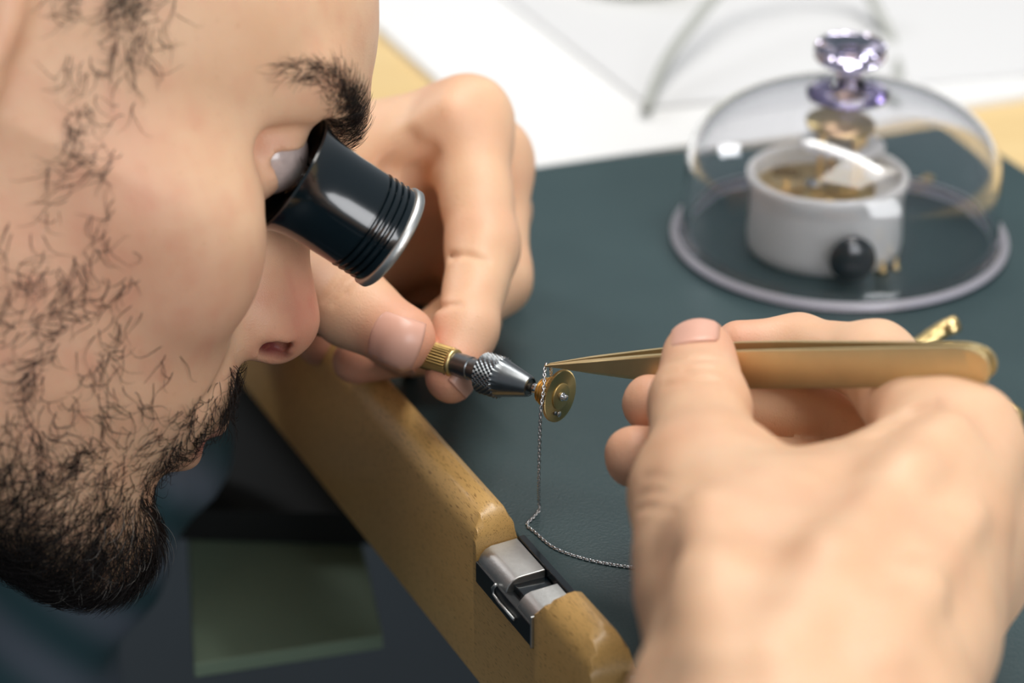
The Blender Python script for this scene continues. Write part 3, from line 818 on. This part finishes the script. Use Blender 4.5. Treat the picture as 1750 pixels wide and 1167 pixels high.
tend = P(800, 190, .828)
l_gr = [([(648, 335, .84), (668, 290, .84), (700, 240, .84)], .0010, .006), ([(700, 345, .835), (712, 300, .83), (735, 262, .83)], .0014, .006),
        ([(757, 452, .80), (775, 438, .80), (800, 436, .80), (830, 445, .80)], .0004, .0025), ([(742, 540, .78), (755, 524, .78), (782, 520, .78)], .0004, .0025),
        ([(553, 515, .775), (572, 490, .775), (596, 462, .775)], .0002, .0020), ([(568, 520, .775), (586, 498, .775), (606, 474, .775)], .0002, .0020)]
def l_extra(X, D):
    D = smin(D, rcone(X, P(600, 300, .838), P(770, 195, .8235), .0040, .0032), .010)
    return D
allp = np.array([p for c in (l_idx, l_mid, l_rng, l_pky, l_thb) for p, r in c] + [lw])
LLO = allp.min(0) - .034; LHI = allp.max(0) + .030; LH = .0009
LD, LV, LQ = hand([l_idx, l_mid, l_rng, l_pky, l_thb], l_palm, l_web, l_gr, LLO, LHI, LH, l_extra)

# right hand (holds the tweezers)
r_thb = [(P(1275, 1000, .612), .0212), (P(1207, 845, .650), .0170), (P(1195, 692, .684), .0126), (P(1198, 612, .7025), .0106)]
r_idx = [(P(1634, 764, .660), .0155), (P(1492, 620, .704), .0108), (P(1365, 594, .725), .0090), (P(1266, 592, .723), .0078)]
r_mid = [(P(1680, 880, .672), .0142), (P(1470, 712, .732), .0102), (P(1290, 692, .734), .0090), (P(1112, 690, .716), .0080)]
r_rng = [(P(1650, 980, .672), .0130), (P(1420, 815, .728), .0098), (P(1240, 790, .720), .0090), (P(1086, 782, .703), .0086)]
r_pky = [(P(1590, 1060, .668), .0120), (P(1420, 900, .722), .0088), (P(1300, 860, .724), .0080), (P(1180, 850, .716), .0072)]
rw = P(1362, 1270, .572)
r_palm = [(rw, P(1430, 1080, .600), .031, .024), (P(1430, 1080, .600), r_idx[0][0], .023, .0150), (rw, P(1500, 1080, .612), .031, .022), (P(1500, 1080, .612), r_mid[0][0], .021, .0140),
          (rw, P(1520, 1110, .632), .030, .020), (P(1520, 1110, .632), r_rng[0][0], .019, .0130), (P(1490, 1140, .645), r_pky[0][0], .018, .0120),
          (rw, P(1275, 1010, .612), .030, .0215), (P(1275, 1010, .612), r_thb[1][0], .0215, .0166)]
relb = P(1150, 2050, .43)
r_palm.append((rw, rw + (relb - rw) * .45, .031, .033))
r_web = [(P(1235, 862, .650), P(1570, 818, .656), .0100, .0115), (P(1300, 930, .622), P(1560, 880, .64), .017, .017)]
r_gr = [([(1090, 872, .64), (1112, 866, .63), (1150, 870, .63)], .0001, .0022), ([(1095, 846, .64), (1125, 841, .63), (1175, 850, .63)], .0001, .0018),
        ([(1100, 815, .64), (1122, 812, .63), (1145, 818, .63)], .0001, .0014),
        ([(1138, 640, .67), (1170, 630, .67), (1220, 630, .67), (1250, 640, .67)], .0001, .002), ([(1135, 660, .67), (1170, 650, .67), (1225, 652, .67)], .0001, .002), ([(1140, 620, .67), (1180, 612, .67), (1230, 616, .67)], .0001, .002),
        ([(1500, 740, .65), (1545, 712, .65), (1590, 700, .65)], .0003, .006), ([(1520, 715, .65), (1560, 695, .65), (1590, 688, .65)], .0002, .005)]
allp = np.array([p for c in (r_idx, r_mid, r_rng, r_pky, r_thb) for p, r in c] + [rw])
RLO = allp.min(0) - np.array([.036, .040, .036]); RHI = allp.max(0) + np.array([.030, .026, .050]); RH = .0010
RD, RV, RQ = hand([r_idx, r_mid, r_rng, r_pky, r_thb], r_palm, r_web, r_gr, RLO, RHI, RH, None, [([(1330, 1120, .60), (1420, 960, .60), (1540, 820, .62), (1620, 740, .63)], .0022, .014), ([(1500, 1130, .60), (1570, 1010, .61), (1660, 880, .64)], .0018, .010), ([(1230, 1130, .59), (1215, 1000, .60), (1205, 880, .62)], .0025, .016)])

# tint of the hands: redder finger tips and knuckles
def hand_tint(V, chains, seed, tip=.75, knuck=.22):
    t = np.zeros(len(V))
    for c in chains:
        for k, (p, r) in enumerate(c):
            a = tip if k == 3 else knuck
            t = np.maximum(t, a * np.exp(-(((V - p) / (r * 1.5)) ** 2).sum(1)))
    t = t + .08 * nz(V, 160, seed) + .05 * nz(V, 420, seed + 9)
    return np.clip(np.stack([t, 0 * t, 0 * t, 1 + 0 * t], 1), 0, 1)
LV = LV + vnormals(LV, LQ) * (.00022 * nz(LV, 420, 51) + .0003 * nz(LV, 190, 52))[:, None]
RV = RV + vnormals(RV, RQ) * (.0002 * nz(RV, 380, 53) + .0005 * nz(RV, 150, 54))[:, None]
l_tint = hand_tint(LV, [l_idx, l_mid, l_rng, l_pky, l_thb], 5, .92, .22)
r_tint = hand_tint(RV, [r_idx, r_mid, r_rng, r_pky, r_thb], 6, .65, .12)

# torso and arms, coarse, under the shirt
sh_c = h2w((-62, 0, -175))
rsh = sh_c + np.array([-.03, -.185, -.055]); lsh = sh_c + np.array([-.06, .185, -.055])
hips = sh_c + np.array([-.13, -.02, -.46])
def body_field(X, g):
    D = smin(rcone(X, sh_c + np.array([-.05, 0, -.06]), hips, .115 + g, .125 + g), rcone(X, rsh, lsh, .062 + g, .062 + g), .09)
    D = smin(D, rcone(X, sh_c, sh_c + np.array([-.04, 0, -.08]), .058 + g * .6, .09 + g), .05)
    for a, e, w_ in ((rsh, relb, rw), (lsh, lelb, lw)):
        e2 = w_ + (e - w_)
        D = smin(D, rcone(X, a, e2, .055 + g, .043 + g), .05)
        D = smin(D, rcone(X, e2, w_ + (e2 - w_) * .40, .042 + g, .031 + g), .02)
    return D
allp = np.array([rsh, lsh, relb, lelb, rw, lw, hips, sh_c])
BLO = allp.min(0) - .17; BHI = allp.max(0) + .10
axs, X = grid(BLO, BHI, .006)
BD = body_field(X, 0.0).astype(np.float32)
BV, BQ = nets(BD, BLO, .006, 2)
SD = body_field(X, .010)
SD = smax(SD, -(np.abs(BD + .004) - .0 + (BD + .004) * 0 - 0) if False else SD, .001)
# open the shirt at the wrists and the neck
for a, e in ((rw, relb), (lw, lelb)):
    ax_ = (e - a) / np.linalg.norm(e - a); c = a + (e - a) * .42
    pl = -((X[0] - c[0]) * ax_[0] + (X[1] - c[1]) * ax_[1] + (X[2] - c[2]) * ax_[2])
    near = np.sqrt((X[0] - a[0]) ** 2 + (X[1] - a[1]) ** 2 + (X[2] - a[2]) ** 2) - np.linalg.norm(e - a) * .52
    SD = np.maximum(SD, np.minimum(pl, -near))
folds = None
SV, SQ = nets(SD.astype(np.float32), BLO, .006, 3)
SN = vnormals(SV, SQ)
SV = SV + SN * (.006 * nz(SV, 60, 21) + .004 * nz(SV, 120, 22))[:, None]

# ------------------------------------------------------------------ one continuous figure
VV = np.concatenate([HW, LV, RV, BV]); o1 = len(HW); o2 = o1 + len(LV); o3 = o2 + len(RV)
QQ = np.concatenate([HQ, LQ + o1, RQ + o2, BQ + o3])
tint = np.concatenate([head_tint, l_tint, r_tint, np.tile([0, 0, 0, 1.0], (len(BV), 1))]).astype(np.float32)
person = big_mesh('person', VV, QQ, M_skin)
ca = person.data.color_attributes.new('tint', 'FLOAT_COLOR', 'POINT'); ca.data.foreach_set('color', tint.ravel())
tag(person, 'bearded watchmaker leaning over the bench with a loupe, tweezers and pin vise', 'person')
shirt = big_mesh('shirt', SV, SQ, M_shirt, person); tag(shirt, 'dark teal and grey striped shirt')

# nails
nail('thumb_nail', LD, LLO, LH, P(674, 583, .768), P(735, 600, .775) - P(630, 560, .785), P(672, 574, .70) - P(688, 592, .775), .0165, .0172, person)
nail('index_nail', LD, LLO, LH, P(790, 645, .777), P(762, 690, .772) - P(800, 575, .789), P(900, 640, .745) - P(770, 645, .779), .0110, .0105, person)
nail('thumb_nail', RD, RLO, RH, P(1186, 578, .697), P(1196, 560, .712) - P(1196, 660, .690), P(1150, 470, .680) - P(1198, 612, .7025), .0120, .0145, person)

# eye balls
def eye(side):
    c = h2w((72.5, -32 * side, 17.5)); m = []
    look = P(958, 677, .75) - c; look /= np.linalg.norm(look)
    pr = []
    for k in range(25):
        a = math.pi * k / 24
        pr.append((-12.3e-3 * math.cos(a) + (.0009 * max(0, (k - 20) / 4.0)), max(12.3e-3 * math.sin(a), 1e-5)))
    o = lathe('eyeball', pr, 32, M_eye, person, look, c)
    lathe('iris', [(.0116, .0005), (.0116, .0056), (.01215, .0054), (.0126, .0003)], 24, M_iris, o, look, c)
M_eye = simple('eye_white', (.50, .40, .37), .2, 0, .22, 350, coat=.4)
M_iris = simple('brown_iris', (.05, .025, .012), .1, 0, .3, 900, coat=.8)
eye(1); eye(-1)

# ------------------------------------------------------------------ eye loupe
la = LE - LR; LL = np.linalg.norm(la); la /= LL
lo_ = empty('eye_loupe', (LR + LE) / 2, 'glossy black eye loupe with a silver rim held in the eye socket', 'eye loupe')
pf = [(.0, .0178), (.0006, .0181), (.0022, .0172), (.0042, .0163), (.0068, .0156), (.0100, .0152), (.0150, .0150), (LL - .0120, .0150)]
for k in range(4):
    t = LL - .0112 + k * .0021
    pf += [(t, .0150), (t + .0003, .01425), (t + .0007, .01425), (t + .0010, .0152), (t + .0014, .0152)]
pf += [(LL - .0018, .0150), (LL - .0014, .0140), (LL - .006, .0132), (.020, .0138), (.010, .0140), (.0050, .0150), (.0020, .0162)]
sharp(lathe('black_body', pf, 96, M_black, lo_, la, LR, closed=True), 50)
sharp(lathe('silver_ring', [(LL - .0020, .0140), (LL - .0020, .0153), (LL - .0016, .0158), (LL + .0004, .0158), (LL + .0010, .0153), (LL + .0010, .0142), (LL - .001, .0138)], 240, M_alu, lo_, la, LR, closed=True, rmod=lambda i, j, r: r + (.00012 if j % 2 else 0) if i in (2, 3) else r), 60)
lathe('lens', [(LL - .0075, .0002), (LL - .0070, .008), (LL - .0058, .0132), (LL - .0050, .0132), (LL - .0034, .008), (LL - .0026, .0002)], 64, M_lens, lo_, la, LR)

# ------------------------------------------------------------------ hair: strands rooted on the skin (head millimetres)
def tangent(n, f):
    t = f - n * (n * f).sum(1)[:, None]
    return t / np.maximum(np.linalg.norm(t, axis=1), 1e-9)[:, None]
def strands(name, roots, nrm, flow, length, elev, curl, r0, mat, label, npts=8, spread=.35, wave=0.0, hook=.0):
    m = len(roots)
    t1 = tangent(nrm, flow); t2 = np.cross(nrm, t1)
    phi = rng.normal(0, spread, m); cu = curl * rng.normal(0, 1, m); el = elev * (.6 + .8 * rng.random(m))
    pts = np.zeros((m, npts, 3)); p = roots - nrm * .25; pts[:, 0] = p
    ph0 = rng.random(m) * 6.28
    for k in range(1, npts):
        s = (k - .5) / (npts - 1)
        a = phi + cu * s + wave * np.sin(ph0 + s * 7)
        e = el * (1 - 1.35 * s) + hook * s
        d = (np.cos(a)[:, None] * t1 + np.sin(a)[:, None] * t2) * np.cos(e)[:, None] + nrm * np.sin(e)[:, None]
        p = p + d * (length / (npts - 1))[:, None]; pts[:, k] = p
    side = 3
    tg = np.gradient(pts, axis=1); tg /= np.maximum(np.linalg.norm(tg, axis=2), 1e-9)[..., None]
    ref = np.broadcast_to(np.array([.31, .52, .79]), tg.shape)
    x = np.cross(tg, ref); x /= np.maximum(np.linalg.norm(x, axis=2), 1e-9)[..., None]; y = np.cross(tg, x)
    rad = r0 * (1 - .75 * np.linspace(0, 1, npts) ** 1.5)[None, :, None]
    V = np.stack([pts + rad * (math.cos(2.094 * j) * x + math.sin(2.094 * j) * y) for j in range(side)], 2)   # m, npts, side, 3
    base = (np.arange(m) * npts * side)[:, None, None]; kk = (np.arange(npts - 1) * side)[None, :, None]; jj = np.arange(side)[None, None, :]; j2 = (jj + 1) % side
    Q = np.stack([base + kk + jj, base + kk + j2, base + kk + side + j2, base + kk + side + jj], -1).reshape(-1, 4)
    o = big_mesh(name, h2w(V.reshape(-1, 3)), Q, mat, person)
    return tag(o, label, None, None, 'stuff')
BEARD_POINTS = [(11, -75, 34, 1.6), (18, -74, 37, 1.3), (19, -74, 31, 0.8), (11, -74, 29, 1.6), (15, -72, 22, 0.8), (14, -72, 12, 0.45), (19, -71, 6, 0.6), (20, -71, -2, 1.3), (20, -70, -9, 0.7), (22, -68, -15, 0.6), (21, -67, -24, 0.6), (29, -67, -20, 0.7), (20, -65, -31, 0.8), (30, -64, -31, 0.8), (39, -67, -23, 0.5), (20, -63, -42, 0.8), (33, -61, -43, 0.8), (43, -61, -35, 0.7), (47, -63, -28, 0.3), (53, -57, -42, 0.6), (44, -57, -49, 0.8), (31, -59, -54, 0.8), (63, -51, -49, 0.5), (65, -52, -44, 0.25), (54, -53, -57, 0.7), (39, -58, -63, 0.7), (28, -59, -63, 0.7), (66, -48, -58, 0.5), (75, -44, -59, 0.3), (55, -51, -70, 0.7), (42, -53, -75, 0.8), (68, -45, -69, 0.6), (77, -41, -67, 0.6), (55, -49, -81, 0.9), (70, -42, -79, 0.8), (80, -36, -75, 1), (85, -33, -69, 0.8), (94, -25, -44, 1), (96, -22, -50, 1), (89, -33, -55, 1), (86, -36, -60, 1), (85, -34, -66, 0.9), (83, -35, -73, 0.9), (95, -11, -92, 1), (82, -32, -86, 0.6), (50, -46, -96, 0.9), (61, -45, -91, 1), (73, -39, -93, 1.2), (89, -25, -97, 1.2), (64, -40, -104, 1.2), (54, -36, -109, 1.2), (76, -33, -108, 1.6), (64, -26, -116, 1.6), (88, -26, -107, 1.4), (76, -24, -117, 1.8), (48, -41, -103, 0.7), (45, -70, 1, 0), (63, -64, -17, 0), (61, -60, -31, 0), (74, -49, -41, 0), (82, -41, -46, 0), (41, -69, -9, 0), (6, -68, -17, 0), (5, -71, -1, 0), (-4, -74, 11, 0), (-4, -75, 25, 0), (35, -68, 22, 0), (76, -53, -32, 0), (59, -63, 7, 0), (98, -6, -75, 0.15), (95, -21, -68, 0), (79, -55, -20, 0), (30, -72, 41, 0), (62, -59, 43, 0), (80, -41, -54, 0.05), (87, -35, -46, 0.0), (43, -68, -17, 0), (12, -66, -28, 0), (33, -69, 4, 0), (81, -48, -31, 0)]
fc = HV[HQ].mean(1); fa = np.linalg.norm(np.cross(HV[HQ[:, 2]] - HV[HQ[:, 0]], HV[HQ[:, 3]] - HV[HQ[:, 1]]), axis=1) * .5
fs = fc.copy(); fs[:, 1] = -np.abs(fs[:, 1])
def sample(w, n):
    pr = w * fa; pr = pr / pr.sum()
    i = rng.choice(len(fc), n, p=pr)
    u = rng.random((n, 1)); v = rng.random((n, 1)); q = HV[HQ[i]]
    return (q[:, 0] * (1 - u) + q[:, 1] * u) * (1 - v) + (q[:, 3] * (1 - u) + q[:, 2] * u) * v, HN[HQ[i]].mean(1), i
BP = np.array(BEARD_POINTS + [(10, -64, -48, .7), (2, -64, -58, .6), (28, -58, -72, .8), (16, -58, -84, .9), (34, -55, -86, .9), (6, -58, -98, 1.0), (24, -52, -98, 1.1), (36, -50, -100, 1.2), (-10, -60, -80, .4)], float)
dist = np.sqrt(((fs[:, None, [0, 2]] - BP[None, :, [0, 2]]) ** 2).sum(2) + .35 * (fs[:, None, 1] - BP[None, :, 1]) ** 2)
wgt = np.exp(-(dist / 7.5) ** 2)
dens = (wgt * BP[None, :, 3]).sum(1) / (wgt.sum(1) + .05)
dens = np.maximum(dens - .06, 0)
dens = np.where((fs[:, 2] < -112) & (fs[:, 0] > 15), 1.5, dens)                       # under the jaw
dens *= ~((fs[:, 0] > 93) & (np.abs(fs[:, 1]) < 21) & (fs[:, 2] < -57.5) & (fs[:, 2] > -77))   # bare lips
dens *= ~((fs[:, 2] > -41) & (fs[:, 0] > 80))
dens *= ~((fs[:, 0] > 112))
dens = np.where((fs[:, 0] > 92) & (fs[:, 2] < -42) & (fs[:, 2] > -57) & (np.abs(fs[:, 1]) < 28), 3.6, dens)   # moustache
dens = np.where((fs[:, 0] > 82) & (fs[:, 2] < -50) & (fs[:, 2] > -74) & (np.abs(fs[:, 1]) > 27) & (np.abs(fs[:, 1]) < 38) & (dens > .4), dens * 2.0, dens)
dens = np.where((fs[:, 0] > 84) & (fs[:, 2] < -90), 1.3, dens)                          # chin
clump = np.clip(.6 + 1.0 * nz(fs, .55, 31) + .5 * nz(fs, 1.2, 32), .04, 2.0)
low = np.clip((-fs[:, 2] - 70) / 30, 0, 1)
dens = np.maximum(dens, 0) ** 1.15 * (clump * (1 - low) + low)
roots, nrm, fi = sample(dens * (1 + 1.3 * low), 12800)
a_ = nz(fs[fi] * 1.0, .30, 41) * 1.3
base = np.stack([np.where(roots[:, 0] > 84, .35, .05 - .25 * np.clip((roots[:, 2] + 30) / 40, 0, 1)), np.sign(roots[:, 1]) * .15, -np.ones(len(roots))], 1)
t1 = tangent(nrm, base); t2 = np.cross(nrm, t1)
amp = np.where(roots[:, 2] < -80, .5, 1.0)
flow = np.cos(a_ * amp)[:, None] * t1 + np.sin(a_ * amp)[:, None] * t2
ln = (7.0 + 6.0 * rng.random(len(roots))) * np.where(roots[:, 2] < -95, 1.15, 1.0)
strands('beard', roots, nrm, flow, ln, .5, 1.5, .115, M_hair, 'dark curly beard and sideburns', spread=.45, wave=.35, npts=8)
# stubble and short hairs give the jaw its depth
r2, n2, f2 = sample(dens * np.clip(low * 1.4, .08, 1), 4200)
strands('short_beard', r2, n2, np.tile([.1, 0, -1.0], (len(r2), 1)), 2.5 + 2.5 * rng.random(len(r2)), .9, .8, .085, M_hair, 'short dense dark beard hair along the jaw', npts=5, spread=.9)
gm = (fs[:, 0] > 72) & (fs[:, 2] < -88) & (fs[:, 2] > -122)
r3, n3, f3 = sample(gm * 1.0, 90)
strands('grey_beard_hairs', r3, n3, np.tile([.2, 0, -1.0], (len(r3), 1)), 9 + 4 * rng.random(len(r3)), .8, 1.0, .075, M_greyhair, 'a few grey hairs on the chin', spread=.5)
# eyebrows
def brow(sgn):
    line = spline([(96, 10, 33), (92, 24, 35), (88, 37, 38.5), (81, 48, 42), (72, 55, 43), (62, 59, 40)], 40)
    wdt = np.interp(np.linspace(0, 1, 40), [0, .25, .6, 1], [5.5, 6.5, 5.5, 3.2])
    q = fc * np.array([1, sgn, 1]); dd = np.linalg.norm(q[:, None] - line[None], axis=2); k = dd.argmin(1)
    wv = np.exp(-(dd.min(1) / wdt[k]) ** 2 * 2.2) * (dd.min(1) < 14) * np.interp(k / 39.0, [0, .3, .7, 1], [1.0, 1.0, .50, .2])
    r_, n_, i_ = sample(wv, 1300)
    tl = np.gradient(line, axis=0)[k[i_]] * np.array([1, sgn, 1]); tl /= np.linalg.norm(tl, axis=1)[:, None]
    up = np.tile([0, 0, 1.0], (len(r_), 1)) * (.9 - 1.3 * (k[i_] / 39.0))[:, None]
    strands('eyebrow', r_, n_, tl + up, 4.5 + 4 * rng.random(len(r_)), .45, .7, .075, M_hair, 'thick dark eyebrow', npts=7, spread=.35)
brow(-1); brow(1)
# lashes of the right eye
th = np.linspace(-.9, .75, 34)
th = np.linspace(-.3, 1.15, 34)
lr = np.stack([72.5 + 15.0 * np.cos(th), -32 - 15.0 * np.sin(th), 17.5 + 4.4 - 1.4 * th ** 2], 1) + rng.normal(0, .3, (34, 3))
ln_ = np.stack([np.cos(th), -np.sin(th), .1 + 0 * th], 1); ln_ /= np.linalg.norm(ln_, axis=1)[:, None]
strands('eyelashes', lr, ln_, np.tile([.5, -.2, -.6], (34, 1)), 6 + 2 * rng.random(34), .8, .4, .08, M_hair, 'dark eyelashes', npts=6, spread=.2, hook=1.0)
# scalp
sm_ = (fs[:, 2] > 40 + np.clip((fs[:, 0] - 5) * .9, -60, 80)) & (fs[:, 0] < 66) & ((fs[:, 2] > 52) | (fs[:, 0] < -2)) & (fs[:, 0] > -104) & ~((fs[:, 1] < -77) & (fs[:, 2] < 46))
sm_ |= (fs[:, 0] < -45) & (fs[:, 2] > -50) & (fs[:, 1] > -76)
r5, n5, f5 = sample(sm_ * 1.0, 10500)
strands('hair', r5, n5, np.tile([-.7, 0, -.6], (len(r5), 1)), 11 + 6 * rng.random(len(r5)), .5, .6, .09, M_hair, 'short dark hair', npts=6, spread=.4)
